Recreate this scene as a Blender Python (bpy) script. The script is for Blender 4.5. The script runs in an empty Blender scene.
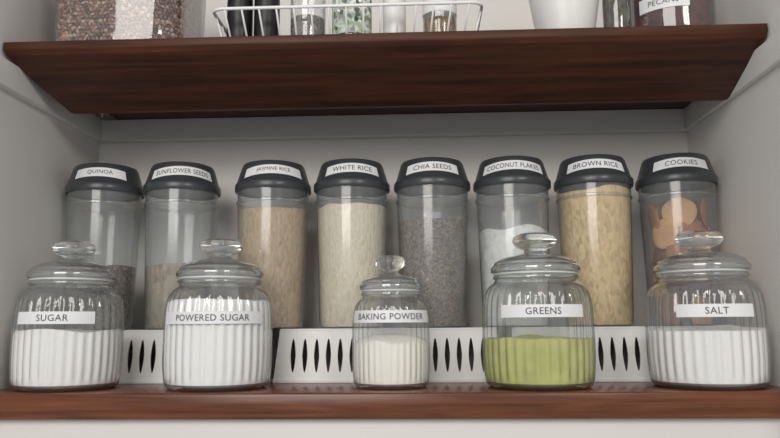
import bpy, bmesh, math, random
from mathutils import Vector, Matrix, noise
random.seed(7)
S=0.001
scene=bpy.context.scene
scene.view_settings.view_transform='Standard'
def srgb(r,g,b):
    def c(v):
        v/=255.0
        return v/12.92 if v<=0.04045 else ((v+0.055)/1.055)**2.4
    return (c(r),c(g),c(b),1)

# ---------------- materials ----------------
def newmat(name):
    m=bpy.data.materials.new(name); m.use_nodes=True
    nt=m.node_tree; nt.nodes.clear()
    out=nt.nodes.new('ShaderNodeOutputMaterial')
    return m,nt,out
def principled(name,col,rough=0.5,metal=0.0,noise_amt=0.0,nscale=40,bump=0.0,spec=0.5):
    m,nt,out=newmat(name)
    p=nt.nodes.new('ShaderNodeBsdfPrincipled')
    p.inputs['Base Color'].default_value=col
    p.inputs['Roughness'].default_value=rough
    p.inputs['Metallic'].default_value=metal
    p.inputs['Specular IOR Level'].default_value=spec
    tc=nt.nodes.new('ShaderNodeTexCoord'); nz=nt.nodes.new('ShaderNodeTexNoise')
    nz.inputs['Scale'].default_value=nscale; nz.inputs['Detail'].default_value=4
    nt.links.new(tc.outputs['Object'],nz.inputs['Vector'])
    r=nt.nodes.new('ShaderNodeValToRGB')
    r.color_ramp.elements[0].position=0.3; r.color_ramp.elements[1].position=0.7
    a=1-noise_amt; b=1+noise_amt*0.5
    r.color_ramp.elements[0].color=(col[0]*a,col[1]*a,col[2]*a,1)
    r.color_ramp.elements[1].color=(min(1,col[0]*b),min(1,col[1]*b),min(1,col[2]*b),1)
    nt.links.new(nz.outputs['Fac'],r.inputs['Fac']); nt.links.new(r.outputs['Color'],p.inputs['Base Color'])
    if bump>0:
        bp=nt.nodes.new('ShaderNodeBump'); bp.inputs['Strength'].default_value=bump; bp.inputs['Distance'].default_value=0.001
        nt.links.new(nz.outputs['Fac'],bp.inputs['Height']); nt.links.new(bp.outputs['Normal'],p.inputs['Normal'])
    nt.links.new(p.outputs[0],out.inputs[0])
    return m
def wood(name,dark,light,rough=0.35,spec=0.5):
    m,nt,out=newmat(name)
    p=nt.nodes.new('ShaderNodeBsdfPrincipled'); p.inputs['Roughness'].default_value=rough
    p.inputs['Specular IOR Level'].default_value=spec
    tc=nt.nodes.new('ShaderNodeTexCoord'); mp=nt.nodes.new('ShaderNodeMapping')
    mp.inputs['Scale'].default_value=(3,40,60)
    nz=nt.nodes.new('ShaderNodeTexNoise'); nz.inputs['Scale'].default_value=2.5; nz.inputs['Detail'].default_value=8; nz.inputs['Distortion'].default_value=0.6
    r=nt.nodes.new('ShaderNodeValToRGB')
    r.color_ramp.elements[0].position=0.3; r.color_ramp.elements[1].position=0.75
    r.color_ramp.elements[0].color=dark; r.color_ramp.elements[1].color=light
    nt.links.new(tc.outputs['Object'],mp.inputs['Vector']); nt.links.new(mp.outputs[0],nz.inputs['Vector'])
    nt.links.new(nz.outputs['Fac'],r.inputs['Fac']); nt.links.new(r.outputs['Color'],p.inputs['Base Color'])
    bp=nt.nodes.new('ShaderNodeBump'); bp.inputs['Strength'].default_value=0.2; bp.inputs['Distance'].default_value=0.0006
    nt.links.new(nz.outputs['Fac'],bp.inputs['Height']); nt.links.new(bp.outputs['Normal'],p.inputs['Normal'])
    nt.links.new(p.outputs[0],out.inputs[0])
    return m
def grains(name,cols,scale=400,stretch=(1,1,1),rough=0.7,bump=0.6):
    m,nt,out=newmat(name)
    p=nt.nodes.new('ShaderNodeBsdfPrincipled'); p.inputs['Roughness'].default_value=rough
    p.inputs['Specular IOR Level'].default_value=0.25
    tc=nt.nodes.new('ShaderNodeTexCoord'); mp=nt.nodes.new('ShaderNodeMapping'); mp.inputs['Scale'].default_value=stretch
    v=nt.nodes.new('ShaderNodeTexVoronoi'); v.inputs['Scale'].default_value=scale
    sp=nt.nodes.new('ShaderNodeSeparateColor')
    r=nt.nodes.new('ShaderNodeValToRGB'); cr=r.color_ramp
    n=len(cols)
    cr.elements[0].color=cols[0]; cr.elements[1].color=cols[-1]
    for i in range(1,n-1):
        e=cr.elements.new(i/(n-1)); e.color=cols[i]
    nt.links.new(tc.outputs['Object'],mp.inputs['Vector']); nt.links.new(mp.outputs[0],v.inputs['Vector'])
    nt.links.new(v.outputs['Color'],sp.inputs[0]); nt.links.new(sp.outputs[0],r.inputs['Fac'])
    bp=nt.nodes.new('ShaderNodeBump'); bp.inputs['Strength'].default_value=bump; bp.inputs['Distance'].default_value=0.0015; bp.invert=True
    nt.links.new(v.outputs['Distance'],bp.inputs['Height']); nt.links.new(bp.outputs['Normal'],p.inputs['Normal'])
    nt.links.new(r.outputs['Color'],p.inputs['Base Color']); nt.links.new(p.outputs[0],out.inputs[0])
    return m
def thin_clear(name,center,edge,haze=0.05,hazecol=(.8,.83,.88,1),rough=0.04,edgepos=0.75,r0=0.06,power=3.2):
    """thin transparent wall: clear body + angle dependent reflection + slight haze"""
    m,nt,out=newmat(name)
    lw=nt.nodes.new('ShaderNodeLayerWeight'); lw.inputs['Blend'].default_value=0.35
    r=nt.nodes.new('ShaderNodeValToRGB'); r.color_ramp.elements[0].color=center; r.color_ramp.elements[1].color=edge
    r.color_ramp.elements[0].position=0.25; r.color_ramp.elements[1].position=edgepos
    nt.links.new(lw.outputs['Facing'],r.inputs['Fac'])
    tr=nt.nodes.new('ShaderNodeBsdfTransparent'); nt.links.new(r.outputs['Color'],tr.inputs[0])
    df=nt.nodes.new('ShaderNodeBsdfDiffuse'); df.inputs[0].default_value=hazecol
    m1=nt.nodes.new('ShaderNodeMixShader'); m1.inputs[0].default_value=haze
    nt.links.new(tr.outputs[0],m1.inputs[1]); nt.links.new(df.outputs[0],m1.inputs[2])
    gl=nt.nodes.new('ShaderNodeBsdfGlossy'); gl.inputs['Roughness'].default_value=rough
    l2=nt.nodes.new('ShaderNodeLayerWeight'); l2.inputs['Blend'].default_value=0.5
    pw=nt.nodes.new('ShaderNodeMath'); pw.operation='POWER'; pw.inputs[1].default_value=power
    ma=nt.nodes.new('ShaderNodeMath'); ma.operation='MULTIPLY_ADD'; ma.inputs[1].default_value=0.85; ma.inputs[2].default_value=r0; ma.use_clamp=True
    nt.links.new(l2.outputs['Facing'],pw.inputs[0]); nt.links.new(pw.outputs[0],ma.inputs[0])
    m2=nt.nodes.new('ShaderNodeMixShader')
    nt.links.new(ma.outputs[0],m2.inputs[0]); nt.links.new(m1.outputs[0],m2.inputs[1]); nt.links.new(gl.outputs[0],m2.inputs[2])
    nt.links.new(m2.outputs[0],out.inputs[0])
    return m
def solid_glass(name):
    m,nt,out=newmat(name)
    p=nt.nodes.new('ShaderNodeBsdfPrincipled'); p.inputs['Base Color'].default_value=(.97,.98,.98,1)
    p.inputs['Roughness'].default_value=0.03; p.inputs['Transmission Weight'].default_value=1; p.inputs['IOR'].default_value=1.45
    df=nt.nodes.new('ShaderNodeBsdfDiffuse'); df.inputs[0].default_value=(.85,.88,.88,1)
    mx=nt.nodes.new('ShaderNodeMixShader'); mx.inputs[0].default_value=0.06
    nt.links.new(p.outputs[0],mx.inputs[1]); nt.links.new(df.outputs[0],mx.inputs[2])
    nt.links.new(mx.outputs[0],out.inputs[0]); return m

M_wall=principled('painted_wall',srgb(225,223,219),0.75,noise_amt=0.03,nscale=6,bump=0.05)
M_trim=principled('trim_paint',srgb(218,216,212),0.55,noise_amt=0.02,nscale=8)
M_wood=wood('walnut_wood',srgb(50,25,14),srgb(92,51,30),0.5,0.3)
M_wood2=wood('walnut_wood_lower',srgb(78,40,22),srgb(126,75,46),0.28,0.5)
M_glass=thin_clear('jar_glass',(.96,.97,.97,1),(.48,.51,.52,1),0.06,(.85,.87,.87,1),edgepos=0.8,r0=0.09,power=2.6)
M_lidthin=thin_clear('lid_glass',(.92,.94,.94,1),(.42,.45,.46,1),0.13,(.86,.88,.88,1),edgepos=0.8,r0=0.14,power=2.0)
M_lidglass=solid_glass('solid_glass')
M_plastic=thin_clear('clear_plastic',(.90,.915,.92,1),(.60,.63,.65,1),0.14,(.70,.73,.74,1),rough=0.14,r0=0.07,power=3.0)
M_lid=principled('charcoal_plastic',srgb(62,65,68),0.3)
M_label=principled('label_paper',srgb(228,229,230),0.5)
M_ink=principled('label_ink',srgb(58,58,62),0.6)
M_white=principled('white_plastic',srgb(224,224,221),0.4)
M_sugar=principled('white_sugar',srgb(248,246,243),0.9,noise_amt=0.03,nscale=300,bump=0.2)
M_psugar=principled('powder_white',srgb(250,249,247),0.95,noise_amt=0.02,nscale=60,bump=0.2)
M_bpow=principled('baking_powder_white',srgb(252,248,238),0.95,noise_amt=0.03,nscale=80,bump=0.3)
M_green=principled('greens_powder',srgb(192,194,108),0.95,noise_amt=0.14,nscale=70,bump=0.3)
M_seal=principled('seal_ring',srgb(215,218,216),0.4)
M_wire=principled('white_wire',srgb(235,236,236),0.35)
M_black=principled('black_plastic',srgb(22,23,26),0.4)

# ---------------- mesh helpers (mm) ----------------
def link(ob,parent=None):
    scene.collection.objects.link(ob)
    if parent: ob.parent=parent
    return ob
def empty(name,loc):
    e=bpy.data.objects.new(name,None); e.empty_display_size=0.02
    e.location=Vector(loc)*S
    scene.collection.objects.link(e); return e
def meshobj(name,bm,mats,parent=None,smooth=True,loc=None):
    me=bpy.data.meshes.new(name)
    bmesh.ops.recalc_face_normals(bm,faces=bm.faces[:])
    bm.to_mesh(me); bm.free()
    for v in me.vertices: v.co*=S
    if smooth:
        for p in me.polygons: p.use_smooth=True
    for m in (mats if isinstance(mats,(list,tuple)) else [mats]): me.materials.append(m)
    ob=bpy.data.objects.new(name,me)
    if loc is not None: ob.location=Vector(loc)*S
    link(ob,parent)
    if smooth:
        try: me.set_sharp_from_angle(angle=math.radians(50))
        except Exception: pass
    return ob
def lathe(prof,segs=96,fn=None):
    bm=bmesh.new(); rings=[]
    for (r,z) in prof:
        if r<1e-6:
            rings.append([bm.verts.new((0,0,z))])
        else:
            ring=[]
            for i in range(segs):
                a=2*math.pi*i/segs
                rr,zz=(r,z) if fn is None else fn(r,z,a)
                ring.append(bm.verts.new((rr*math.cos(a),rr*math.sin(a),zz)))
            rings.append(ring)
    for A,B in zip(rings,rings[1:]):
        if len(A)==1 and len(B)==1: continue
        for i in range(segs):
            j=(i+1)%segs
            if len(A)==1: bm.faces.new((A[0],B[i],B[j]))
            elif len(B)==1: bm.faces.new((A[i],A[j],B[0]))
            else: bm.faces.new((A[i],A[j],B[j],B[i]))
    return bm
def smoothprof(pts,n=3):
    for _ in range(n):
        q=[pts[0]]
        for a,b in zip(pts,pts[1:]):
            q.append((a[0]*.75+b[0]*.25,a[1]*.75+b[1]*.25)); q.append((a[0]*.25+b[0]*.75,a[1]*.25+b[1]*.75))
        q.append(pts[-1]); pts=q
    return pts
def box(name,x0,x1,y0,y1,z0,z1,mat,bevel=0,parent=None):
    bm=bmesh.new()
    bmesh.ops.create_cube(bm,size=1)
    for v in bm.verts:
        v.co=Vector(((x0+x1)/2+v.co.x*(x1-x0),(y0+y1)/2+v.co.y*(y1-y0),(z0+z1)/2+v.co.z*(z1-z0)))
    if bevel: bmesh.ops.bevel(bm,geom=bm.edges[:],offset=bevel,segments=3,affect='EDGES',profile=0.5)
    return meshobj(name,bm,mat,parent,smooth=bevel>0)
def extrude_profile(name,prof,mat,bevel=1.5,parent=None):
    """prof: list of (y,z,xleft,xright)"""
    bm=bmesh.new()
    A=[bm.verts.new((p[2],p[0],p[1])) for p in prof]; B=[bm.verts.new((p[3],p[0],p[1])) for p in prof]
    n=len(A)
    bm.faces.new(A); bm.faces.new(B[::-1])
    for i in range(n):
        j=(i+1)%n; bm.faces.new((A[i],B[i],B[j],A[j]))
    bmesh.ops.triangulate(bm,faces=[f for f in bm.faces if len(f.verts)>4])
    if bevel:
        eds=[e for e in bm.edges if len(e.link_faces)==2 and e.calc_face_angle(0)>0.3]
        bmesh.ops.bevel(bm,geom=eds,offset=bevel,segments=2,affect='EDGES',profile=0.5)
    return meshobj(name,bm,mat,parent,smooth=True)

def text_mesh(txt):
    cu=bpy.data.curves.new('t','FONT'); cu.body=txt; cu.size=1; cu.align_x='CENTER'; cu.align_y='CENTER'
    cu.resolution_u=3; cu.offset=0.0; cu.space_character=1.06
    ob=bpy.data.objects.new('t',cu); scene.collection.objects.link(ob)
    dg=bpy.context.evaluated_depsgraph_get(); dg.update()
    me=bpy.data.meshes.new_from_object(ob.evaluated_get(dg))
    vs=[v.co.copy() for v in me.vertices]; fs=[tuple(p.vertices) for p in me.polygons]
    bpy.data.objects.remove(ob); bpy.data.curves.remove(cu)
    xs=[v.x for v in vs]; ys=[v.y for v in vs]
    cx=(min(xs)+max(xs))/2; cy=(min(ys)+max(ys))/2; h=max(ys)-min(ys)
    return [((v.x-cx)/h,(v.y-cy)/h) for v in vs],fs,(max(xs)-min(xs))/h
def curved_label(parent,Rf,zc,height,phi0,half,txt,cap=8.0,maxfill=0.86,off=0.5,namel='label',droop=0.0):
    """label strip following surface radius Rf(z); phi measured from -Y toward +X (degrees).
    droop: how far a straight strip falls (mm per rad^2) when it is wrapped on a cone"""
    p0=math.radians(phi0); hf=math.radians(half)
    def P(u,z,o):
        z=z-droop*(u-p0)**2
        R=Rf(z)+o; return (R*math.sin(u),-R*math.cos(u),z)
    bm=bmesh.new(); N=40; zs=[zc-height/2,zc,zc+height/2]
    g=[[bm.verts.new(P(p0-hf+2*hf*i/N,z,off)) for i in range(N+1)] for z in zs]
    for a,b in zip(g,g[1:]):
        for i in range(N): bm.faces.new((a[i],a[i+1],b[i+1],b[i]))
    meshobj(namel,bm,M_label,parent)
    if txt:
        vs,fs,w=text_mesh(txt)
        R=Rf(zc)
        width=min(w*cap*1.0, 2*hf*R*maxfill)
        sx=width/w
        bm=bmesh.new(); V=[bm.verts.new(P(p0+x*sx/R, zc+y*cap, off+0.35)) for x,y in vs]
        for f in fs:
            try: bm.faces.new([V[i] for i in f])
            except Exception: pass
        meshobj(namel+'_text',bm,M_ink,parent,smooth=False)

# ---------------- room ----------------
XL,XR,YB=-405,405,245
box('wall_back',XL-20,XR+20,YB,YB+20,-300,700,M_wall)
box('wall_left',XL-20,XL,-90,YB,-300,700,M_wall)
box('wall_right',XR,XR+20,-90,YB,-300,700,M_wall)
box('ceiling',XL-20,XR+20,-90,YB+20,700,720,M_wall)
box('floor',XL-20,XR+20,-90,YB+20,-320,-300,M_wall)
box('trim_1',XL+8,XR-8,YB-18,YB,319,348,M_trim,1)
box('trim_2',XL,XL+10,-89,YB,319,348,M_trim,1)
box('trim_3',XR-8,XR,-89,YB,319,348,M_trim,1)
box('trim_4',XL,XR,-2,20,-130,-25,M_trim,1)
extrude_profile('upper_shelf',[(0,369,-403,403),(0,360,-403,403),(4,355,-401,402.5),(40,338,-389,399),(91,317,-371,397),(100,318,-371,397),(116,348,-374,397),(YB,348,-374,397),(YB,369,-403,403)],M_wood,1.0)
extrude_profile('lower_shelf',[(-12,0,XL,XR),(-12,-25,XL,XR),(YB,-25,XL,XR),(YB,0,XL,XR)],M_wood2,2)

# ---------------- glass jars ----------------
NF=36
def make_jar(X,Y,R,H,fill,matc,label,phi0,half,lzc,mound=0,cap=7.2,lh=12.5):
    e=empty('glass_jar',(X,Y,0))
    k=H/158.0; r=R/58.0
    prof=[(0,1.2),(40*r,1.2),(46*r,0.4),(52*r,0.6),(55.5*r,5*k),(57*r,14*k),(58*r,30*k),(58*r,60*k),(57.4*r,82*k),(55*r,94*k),(50*r,102*k),(44.5*r,106*k),(42.5*r,110*k),(42.5*r,114*k)]
    sp=smoothprof(prof,2)
    def amp(z):
        return max(0,min(1,(z-5*k)/(10*k)))*max(0,min(1,(100*k-z)/(12*k)))
    def fl(r_,z,a):
        return r_-1.9*r*amp(z)*(0.5-0.5*math.cos(NF*a)), z
    bm=lathe(sp,NF*10,fl); meshobj('jar_body',bm,M_glass,e)
    bm=lathe(smoothprof([(42.5*r,109*k),(45*r,109.5*k),(45.5*r,111.5*k),(44*r,113.5*k),(40*r,113.5*k),(40*r,110*k),(42.5*r,109*k)],2),96)
    meshobj('rim',bm,M_lidglass,e)
    bm=lathe([(38*r,113.8*k),(44*r,113.8*k),(44*r,115.6*k),(38*r,115.6*k),(38*r,113.8*k)],64)
    meshobj('seal_ring',bm,M_seal,e)
    lp=[(39*r,115.8*k),(46*r,115.8*k),(47.5*r,118*k),(47*r,122.0*k),(44*r,124*k),(43.5*r,127*k),(34*r,132*k),(22*r,134.5*k),(13*r,136.5*k),(11*r,139*k)]
    bm=lathe(smoothprof(lp,2),96); meshobj('lid',bm,M_lidthin,e)
    fp=[(42*r,116.2*k),(45.8*r,116.2*k),(46.6*r,118.5*k),(45.8*r,121*k),(43*r,122*k),(41*r,119*k),(42*r,116.2*k)]
    meshobj('lid_flange',lathe(smoothprof(fp,2),96),M_lidglass,e)
    kp=[(0,138*k),(11*r,138.2*k),(12*r,140.5*k),(19*r,142.5*k),(23.5*r,147*k),(23.5*r,152*k),(19*r,156*k),(11*r,158*k),(0,158.4*k)]
    meshobj('lid_knob',lathe(smoothprof(kp,2),64),M_lidglass,e)
    inn=[(p[0]-1.6,p[1]) for p in sp if p[1]>3*k and p[0]>30*r]
    prof2=[(0,3.2)]+[(44*r,3.2)]
    for p in inn:
        if 5*k<p[1]<fill: prof2.append(p)
    last=prof2[-1][0]; prof2.append((last,fill))
    for t in (0.85,0.65,0.45,0.25,0.1): prof2.append((last*t,fill+0.01))
    prof2.append((0,fill+mound))
    sd=random.random()*100
    def fc(r_,z,a):
        if z>=fill:
            q=r_/last
            n=noise.noise(Vector((math.cos(a)*q*1.6+sd,math.sin(a)*q*1.6,sd)))*5
            return r_-(1.9*r if q>0.99 else 0), z+n*(1)+mound*(1-q*q)
        return r_-1.9*r*amp(z)*(0.5-0.5*math.cos(NF*a)), z
    bm=lathe(prof2,NF*8,fc); meshobj('contents',bm,matc,e)
    zz=[p for p in sp if p[0]>30*r]
    def Rf(z):
        for a,b in zip(zz,zz[1:]):
            if a[1]<=z<=b[1] and b[1]>a[1]:
                t=(z-a[1])/(b[1]-a[1]); return a[0]+(b[0]-a[0])*t
        return R
    curved_label(e,Rf,lzc,lh,phi0,half,label,cap=cap,off=0.4)
    return e
make_jar(-336,48,55.5,158,61,M_sugar,'SUGAR',8.6,43,74,cap=6.6)
make_jar(-173,47,56.5,158,91,M_psugar,'POWERED SUGAR',8,58,73,cap=6.4)
make_jar(10.5,50,41,138,47,M_bpow,'BAKING POWDER',2,72,73,mound=8,cap=6.2)
make_jar(164,47,57.5,160,50,M_green,'GREENS',-2.5,44,77,cap=6.6)
make_jar(335,45,58.5,160,57,M_sugar,'SALT',-9,37,76,mound=3,cap=6.6)

# ---------------- canisters ----------------
ZR=61.0
G_quin=grains('quinoa',[srgb(70,60,52),srgb(150,135,112),srgb(60,45,38),srgb(180,165,140)],420)
G_sun=grains('sunflower_seeds',[srgb(132,122,104),srgb(176,164,142),srgb(150,138,116)],180,(1,1,0.5))
G_jas=grains('jasmine_rice',[srgb(180,152,120),srgb(210,184,150),srgb(192,165,133)],420,(1,1,0.4))
G_whi=grains('white_rice',[srgb(228,214,186),srgb(246,235,212),srgb(236,222,195)],420,(1,1,0.4))
G_chi=grains('chia_seeds',[srgb(114,105,94),srgb(158,147,132),srgb(92,85,77),srgb(138,127,113)],520)
G_coc=grains('coconut_flakes',[srgb(238,237,233),srgb(253,252,250),srgb(227,227,225)],150,(1,0.6,1))
G_bro=grains('brown_rice',[srgb(216,184,126),srgb(240,212,158),srgb(204,172,116)],330,(1,1,0.45))
G_cookA=principled('cookie_tan',srgb(232,180,124),0.85,noise_amt=0.2,nscale=60,bump=0.8)
G_cookB=principled('cookie_brown',srgb(186,122,70),0.85,noise_amt=0.25,nscale=60,bump=0.8)
G_cookC=principled('cookie_dark',srgb(140,84,48),0.85,noise_amt=0.25,nscale=60,bump=0.8)
RT,RB,BH=44.0,38.5,170.0
def bodyR(z):
    z=max(0,min(BH,z)); return RB+(RT-RB)*(z/BH)**0.9
def make_canister(X,fillz,matc,label,phi0,half,cookies=False):
    e=empty('food_canister',(X,153,ZR))
    prof=[(0,0.6),(28,0.6),(32,0),(RB-1,1.0),(RB,4)]+[(bodyR(z),z) for z in range(8,int(BH),8)]+[(RT,BH)]
    meshobj('canister_body',lathe(prof,80),M_plastic,e)
    meshobj('neck_ring',lathe([(RT-.4,150),(RT+0.9,151),(RT+0.9,153),(RT-.4,154)],80),M_plastic,e)
    z0=BH-4
    lp=[(0,z0+2),(44.5,z0+2),(44.5,z0),(46.4,z0),(47,z0+1.5),(47,z0+8),(46,z0+9.5),(45,z0+10),(38.6,z0+31),(36.8,z0+34),(33,z0+35.3),(0,z0+36)]
    meshobj('lid',lathe(lp,96),M_lid,e)
    def Rf(z): return 45.0+(38.6-45.0)*((z-(z0+10))/21.0)
    curved_label(e,Rf,z0+22.5,11.5,phi0,half,label,cap=5.8,off=0.5,maxfill=0.84,droop=5.5)
    if not cookies:
        f=fillz-ZR
        pr=[(0,2),(RB-3,2)]+[(bodyR(z)-1.2,z) for z in range(6,int(f),8)]+[(bodyR(f)-1.2,f)]
        last=pr[-1][0]
        for t in (0.8,0.6,0.4,0.2): pr.append((last*t,f+0.01))
        pr.append((0,f+1)); sd=random.random()*50
        def fc(r_,z,a):
            if z>=f:
                q=r_/last
                return r_, z+5*noise.noise(Vector((math.cos(a)*q*1.3+sd,math.sin(a)*q*1.3,sd)))
            return r_,z
        meshobj('contents',lathe(pr,64,fc),matc,e)
    else:
        # round biscuits stacked loosely, faces turned towards the canister wall
        rnd=random.Random(21)
        bm=bmesh.new(); z=19; i=0; cnt=0
        seq=[0,2,1,0,1,2,0,1]
        while z<fillz-ZR:
            for k in range(5):
                a=-math.pi/2+0.35+i*0.63+k*2*math.pi/5
                # alternate biscuits nearer to / further from the wall so they overlap visibly
                rr=29.5 if (k+i)%2==0 else 22.5
                m=(Matrix.Translation((rr*math.cos(a),rr*math.sin(a),z+rnd.uniform(-5,5)))@Matrix.Rotation(a-math.pi/2,4,'Z')
                   @Matrix.Rotation(math.radians(90+rnd.uniform(-16,16)),4,'X')@Matrix.Rotation(math.radians(rnd.uniform(-10,10)),4,'Y'))
                n0=len(bm.faces)
                R0=18.5
                ringp=[(0,3.0),(R0*.5,3.0),(R0*.82,2.6),(R0*.95,1.4),(R0,0),(R0*.95,-1.4),(R0*.82,-2.6),(R0*.5,-3.0),(0,-3.0)]
                tmp=lathe(ringp,28)
                me=bpy.data.meshes.new('tmp'); tmp.to_mesh(me); tmp.free(); me.transform(m)
                bm.from_mesh(me); bpy.data.meshes.remove(me)
                bm.faces.ensure_lookup_table(); mi=seq[cnt%len(seq)]; cnt+=1
                for f in bm.faces[n0:]: f.material_index=mi
            z+=22; i+=1
        for v in bm.verts:
            # squeeze radially (keeps depth order between overlapping biscuits)
            rr=math.hypot(v.co.x,v.co.y); mx=bodyR(v.co.z)-1.2
            soft=mx*math.tanh(rr/mx*1.25)/math.tanh(1.9) if rr>0 else 0
            soft=min(soft,mx-0.1*(mx-min(rr,mx)))
            if rr>mx*0.6: v.co.x*=soft/rr; v.co.y*=soft/rr
            v.co.z=max(2,v.co.z)
        meshobj('contents',bm,[G_cookA,G_cookB,G_cookC],e)
make_canister(-351.5,137,G_quin,'QUINOA',14,42)
make_canister(-253.5,137,G_sun,'SUNFLOWER SEEDS',17,52)
make_canister(-139,204,G_jas,'JASMINE RICE',11,50)
make_canister(-41,206,G_whi,'WHITE RICE',6,46)
make_canister(58,188,G_chi,'CHIA SEEDS',0,45)
make_canister(155.5,176,G_coc,'COCONUT FLAKES',-4,52)
make_canister(254,220,G_bro,'BROWN RICE',-7,48)
make_canister(353.5,206,None,'COOKIES',-9,44,True)

# ---------------- inverted slotted baskets (risers) ----------------
def slotted_panel(width_b,width_t,h,pitch=13.5,sw=6.0,sh=38,thick=1.6):
    cu=bpy.data.curves.new('p','CURVE'); cu.dimensions='2D'; cu.fill_mode='BOTH'; cu.extrude=thick/2
    def poly(pts):
        s=cu.splines.new('POLY'); s.points.add(len(pts)-1)
        for p,q in zip(s.points,pts): p.co=(q[0],q[1],0,1)
        s.use_cyclic_u=True
    poly([(-width_b/2,0),(width_b/2,0),(width_t/2,h),(-width_t/2,h)])
    n=int((width_t-16)/pitch)
    for i in range(n):
        x=(i-(n-1)/2)*pitch
        pts=[]
        for k in range(24):
            a=2*math.pi*k/24
            pts.append((x+sw/2*math.cos(a)*(1-0.25*abs(math.sin(a))),h*0.5+1+sh/2*math.sin(a)))
        poly(pts)
    ob=bpy.data.objects.new('p',cu); scene.collection.objects.link(ob)
    dg=bpy.context.evaluated_depsgraph_get(); dg.update()
    me=bpy.data.meshes.new_from_object(ob.evaluated_get(dg))
    vs=[v.co.copy() for v in me.vertices]; fs=[tuple(p.vertices) for p in me.polygons]
    bpy.data.objects.remove(ob); bpy.data.curves.remove(cu)
    return vs,fs
def riser(x0,x1,y0=106,y1=240):
    e=empty('slotted_plastic_basket',((x0+x1)/2,(y0+y1)/2,0))
    W=x1-x0; Dp=y1-y0; h=ZR-1.6; tp=6
    bm=bmesh.new()
    def add(vs,fs,mat):
        V=[bm.verts.new(mat@v) for v in vs]
        for f in fs:
            try: bm.faces.new([V[i] for i in f])
            except Exception: pass
    tilt=math.atan2(tp,h)
    vs,fs=slotted_panel(W,W-2*tp,h)
    add(vs,fs,Matrix.Translation((0,-Dp/2+0.8,0))@Matrix.Rotation(math.pi/2-tilt,4,'X'))
    add(vs,fs,Matrix.Translation((0,Dp/2-0.8,0))@Matrix.Rotation(math.pi,4,'Z')@Matrix.Rotation(math.pi/2-tilt,4,'X'))
    vs,fs=slotted_panel(Dp,Dp-2*tp,h)
    add(vs,fs,Matrix.Translation((-W/2+0.8,0,0))@Matrix.Rotation(-math.pi/2,4,'Z')@Matrix.Rotation(math.pi/2-tilt,4,'X'))
    add(vs,fs,Matrix.Translation((W/2-0.8,0,0))@Matrix.Rotation(math.pi/2,4,'Z')@Matrix.Rotation(math.pi/2-tilt,4,'X'))
    meshobj('sides',bm,M_white,e,smooth=False)
    bm=bmesh.new(); bmesh.ops.create_cube(bm,size=1)
    for v in bm.verts: v.co=Vector((v.co.x*(W-2*tp+1),v.co.y*(Dp-2*tp+1),ZR-1.6+v.co.z*2.8))
    bmesh.ops.bevel(bm,geom=bm.edges[:],offset=1.0,segments=2,affect='EDGES')
    for v in bm.verts: v.co.z=min(v.co.z,ZR-0.1)
    meshobj('base_panel',bm,M_white,e)
    for nm,(a0,a1,b0,b1) in {'rim_front':(-W/2,W/2,-Dp/2-1.2,-Dp/2+2),'rim_back':(-W/2,W/2,Dp/2-2,Dp/2+1.2),'rim_left':(-W/2-1.2,-W/2+2,-Dp/2,Dp/2),'rim_right':(W/2-2,W/2+1.2,-Dp/2,Dp/2)}.items():
        box(nm,a0,a1,b0,b1,0,4,M_white,0.8,parent=e)
riser(-400,-132); riser(-126,134); riser(140,400)

# ---------------- upper shelf items ----------------
ZU=369.0
def rsq(name,parent,hx,hy,z0,z1,rad,mat,taper=0):
    bm=bmesh.new(); rings=[]
    def ring(z,s):
        pts=[]
        for cxs,cys,a0 in ((1,1,0),(-1,1,90),(-1,-1,180),(1,-1,270)):
            for k in range(13):
                a=math.radians(a0+k*90/12)
                pts.append(bm.verts.new((cxs*(hx-s-rad)+rad*math.cos(a),cys*(hy-s-rad)+rad*math.sin(a),z)))
        return pts
    zs=[(z0,4),(z0+1.2,1.2),(z0+4,0)]+[(z0+4+(z1-z0-4)*t/10,-taper*t/10) for t in range(1,11)]
    for z,s in zs: rings.append(ring(z,s))
    for A,B in zip(rings,rings[1:]):
        for i in range(len(A)):
            j=(i+1)%len(A)
            if (A[i].co-A[j].co).length>1e-6: bm.faces.new((A[i],A[j],B[j],B[i]))
    bm.faces.new(rings[0][::-1]); bm.faces.new(rings[-1])
    return meshobj(name,bm,mat,parent)
e=empty('lentil_container',(-294,76,ZU))
rsq('container_body',e,74,64,0,125,34,M_glass,taper=2)
rsq('contents_core',e,69,59,2.5,98,32,principled('lentil_core',srgb(84,58,50),0.8),taper=2)
rsq('lid',e,77,67,123,136,35,M_lid)
M_l1=principled('lentil_brown',srgb(146,108,92),0.6); M_l2=principled('lentil_pale',srgb(182,150,130),0.6); M_l3=principled('lentil_dark',srgb(112,78,66),0.6)
bm=bmesh.new()
hx0,hy0,rad=70.2,60.2,31
def perim(s):
    segs=[('l',(-hx0+rad,-hy0),(hx0-rad,-hy0)),('a',(hx0-rad,-hy0+rad),270),('l',(hx0,-hy0+rad),(hx0,hy0-rad)),('a',(hx0-rad,hy0-rad),0),('l',(hx0-rad,hy0),(-hx0+rad,hy0)),('a',(-hx0+rad,hy0-rad),90),('l',(-hx0,hy0-rad),(-hx0,-hy0+rad)),('a',(-hx0+rad,-hy0+rad),180)]
    for t,p,q in segs:
        if t=='l':
            L=math.hypot(q[0]-p[0],q[1]-p[1])
            if s<=L:
                f=s/L; return p[0]+(q[0]-p[0])*f,p[1]+(q[1]-p[1])*f,math.atan2(q[1]-p[1],q[0]-p[0])-math.pi/2
            s-=L
        else:
            L=rad*math.pi/2
            if s<=L:
                a=math.radians(q)+s/rad; return p[0]+rad*math.cos(a),p[1]+rad*math.sin(a),a
            s-=L
    return perim(max(0,s))
total=2*(2*hx0-2*rad)+2*(2*hy0-2*rad)+2*math.pi*rad
z=3.5; row=0
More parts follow.
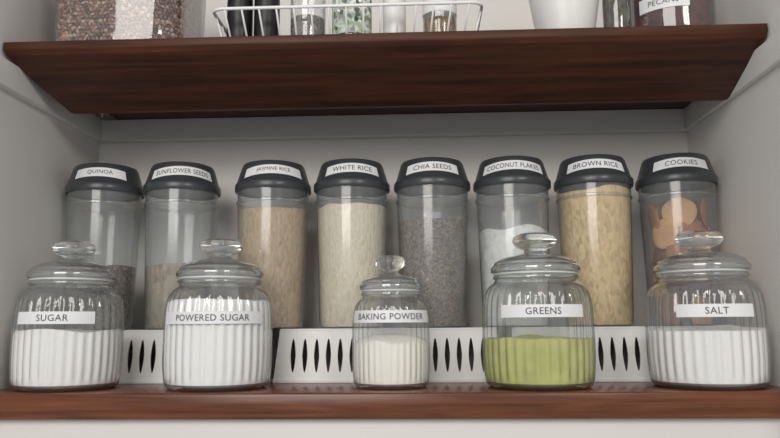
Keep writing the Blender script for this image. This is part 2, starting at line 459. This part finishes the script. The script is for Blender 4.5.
while z<99:
    s=(row%2)*2.3+0.7
    while s<total-2:
        x,y,na=perim(s+random.uniform(-.6,.6))
        n0=len(bm.faces)
        m=Matrix.Translation((x,y,max(3,z+random.uniform(-.8,.8))))@Matrix.Rotation(na,4,'Z')@Matrix.Rotation(math.radians(random.uniform(-50,50)),4,'Y')@Matrix.Rotation(math.radians(random.uniform(-50,50)),4,'Z')@Matrix.Diagonal((0.5,1,1,1))
        bmesh.ops.create_icosphere(bm,subdivisions=1,radius=2.7,matrix=m)
        bm.faces.ensure_lookup_table(); mi=random.choice([0,0,1,2])
        for f in bm.faces[n0:]: f.material_index=mi
        s+=4.6
    z+=4.2; row+=1
meshobj('contents',bm,[M_l1,M_l2,M_l3],e)

e=empty('wire_basket',(-34,55,ZU))
cu=bpy.data.curves.new('wires','CURVE'); cu.dimensions='3D'; cu.bevel_depth=1.1*S; cu.bevel_resolution=3
def wire(pts,cyc=False,rad=1.0):
    s=cu.splines.new('POLY'); s.points.add(len(pts)-1)
    for p,q in zip(s.points,pts): p.co=(q[0]*S,q[1]*S,q[2]*S,1); p.radius=rad
    s.use_cyclic_u=cyc
def rr(hx,hy,z,rad=12):
    pts=[]
    for cxs,cys,a0 in ((1,1,0),(-1,1,90),(-1,-1,180),(1,-1,270)):
        for k in range(7):
            a=math.radians(a0+k*15); pts.append((cxs*(hx-rad)+rad*math.cos(a),cys*(hy-rad)+rad*math.sin(a),z))
    return pts
hx,hy,HB=147,42,37
wire(rr(hx,hy,HB),True,1.7); wire(rr(hx-9,hy-9,1.9),True,1.2)
n=15
for i in range(n):
    x=-hx+14+(2*hx-28)*i/(n-1); xb=x*0.95
    wire([(x,-hy,HB),(xb,-hy+9,1.9),(xb,hy-9,1.9),(x,hy,HB)])
for i in range(3):
    y=-hy+20+(2*hy-40)*i/2
    wire([(-hx,y,HB),(-hx+9,y*.9,1.6),(hx-9,y*.9,1.6),(hx,y,HB)])
ob=bpy.data.objects.new('basket_wires',cu); cu.materials.append(M_wire); link(ob,e)

def spice(name,X,r,h,body,cont,capm,lab=None,Y=50,labz=(18,48),fill=0.75,zb=3.2):
    e=empty(name,(X,Y,ZU+zb))
    pr=[(0,0.4),(r*.8,0),(r,2.5),(r,h*.78),(r*.85,h*.85),(r*.72,h*.88),(r*.72,h*.93)]
    meshobj('bottle',lathe(smoothprof(pr,1),48),body,e)
    if cont: meshobj('contents',lathe([(0,2),(r*.88,2),(r-1.2,4),(r-1.2,h*fill),(0,h*fill+1)],48),cont,e)
    meshobj('cap',lathe([(0,h*.88),(r*.8,h*.88),(r*.82,h*.89),(r*.82,h),(r*.76,h+1.5),(0,h+1.5)],48),capm,e)
    if lab:
        bm=lathe([(r+.4,labz[0]),(r+.4,labz[1])],48); meshobj('label',bm,lab,e)
G_herb=grains('herbs',[srgb(70,88,48),srgb(120,130,80),srgb(220,224,215)],260)
G_labg=grains('printed_label',[srgb(235,238,235),srgb(110,150,90),srgb(240,240,240),srgb(60,90,60),srgb(240,242,240)],220,bump=0.0)
G_spc=grains('ground_spice',[srgb(130,100,70),srgb(168,136,98)],500)
G_grey=grains('pepper',[srgb(110,108,100),srgb(168,166,158)],420)
spice('spice_bottle',-159,14.5,92,M_black,None,M_black)
spice('spice_bottle',-128,14.5,92,M_black,None,M_black)
spice('spice_bottle',-81,20,96,M_glass,G_grey,M_black,fill=0.35)
spice('spice_bottle',-31,22,98,M_glass,G_herb,M_white,G_labg,labz=(10,60))
spice('spice_bottle',17,13,90,M_white,None,M_white)
spice('spice_bottle',68,19,94,M_glass,G_spc,M_black,M_label,labz=(34,60),fill=0.3)

e=empty('white_ceramic_pot',(209,58,ZU))
M_cer=principled('white_ceramic',srgb(226,226,223),0.35)
pr=[(0,0.5),(26,0),(29,1.5),(30.5,5),(37.5,50),(42,80),(43.5,82),(42.5,84),(40,82),(35,50),(28,7),(0,6)]
meshobj('pot',lathe(pr,80),M_cer,e)
spice('herb_jar',264,15,80,M_glass,grains('dark_herb',[srgb(40,44,34),srgb(90,86,60),srgb(50,36,28)],260),M_black,Y=48,fill=0.76,zb=0)
e=empty('bean_jar',(329,66,ZU))
G_bean=grains('dark_beans',[srgb(60,26,22),srgb(96,44,36),srgb(40,18,16)],110)
meshobj('jar_body',lathe(smoothprof([(0,1),(38,0.4),(45,2),(47,10),(47,85),(42,97),(38,100),(38,106)],2),80),M_glass,e)
meshobj('contents',lathe([(0,3),(40,3),(45,10),(45,80),(0,84)],64),G_bean,e)
meshobj('lid',lathe([(0,104),(40,104),(41,105),(41,120),(39,122),(0,122)],64),M_lid,e)
curved_label(e,lambda z:47.0,38,16,-28,33,'PECANS',cap=6,off=0.4)

# ---------------- lights ----------------
def area(name,loc,target,size,energy,col,sy=None):
    l=bpy.data.lights.new(name,'AREA'); l.energy=energy; l.size=size; l.color=col
    if sy: l.shape='RECTANGLE'; l.size_y=sy
    o=bpy.data.objects.new(name,l); o.location=loc
    d=Vector(target)-Vector(loc); o.rotation_euler=d.to_track_quat('-Z','Y').to_euler()
    scene.collection.objects.link(o)
area('window_light',(-0.5,-1.9,0.8),(0,0.1,0.12),1.1,24,(1.0,0.965,0.915))
area('room_light',(0.9,-1.6,0.85),(0,0.1,0.1),0.45,8,(1.0,0.94,0.86))
w=bpy.data.worlds.new('World'); scene.world=w; w.use_nodes=True
bg=w.node_tree.nodes['Background']; bg.inputs[0].default_value=(0.95,0.965,1.0,1); bg.inputs[1].default_value=0.38

# ---------------- camera ----------------
cam=bpy.data.cameras.new('camera'); co=bpy.data.objects.new('camera',cam); scene.collection.objects.link(co)
cam.sensor_width=36; cam.lens=720/780*36; cam.clip_start=0.01
R=Matrix.Rotation(math.radians(2.5),4,'Z')@Matrix.Rotation(math.radians(90+8.4),4,'X')@Matrix.Rotation(math.radians(-0.42),4,'Z')
co.matrix_world=Matrix.Translation((0.044,-0.720,0.064))@R
scene.camera=co
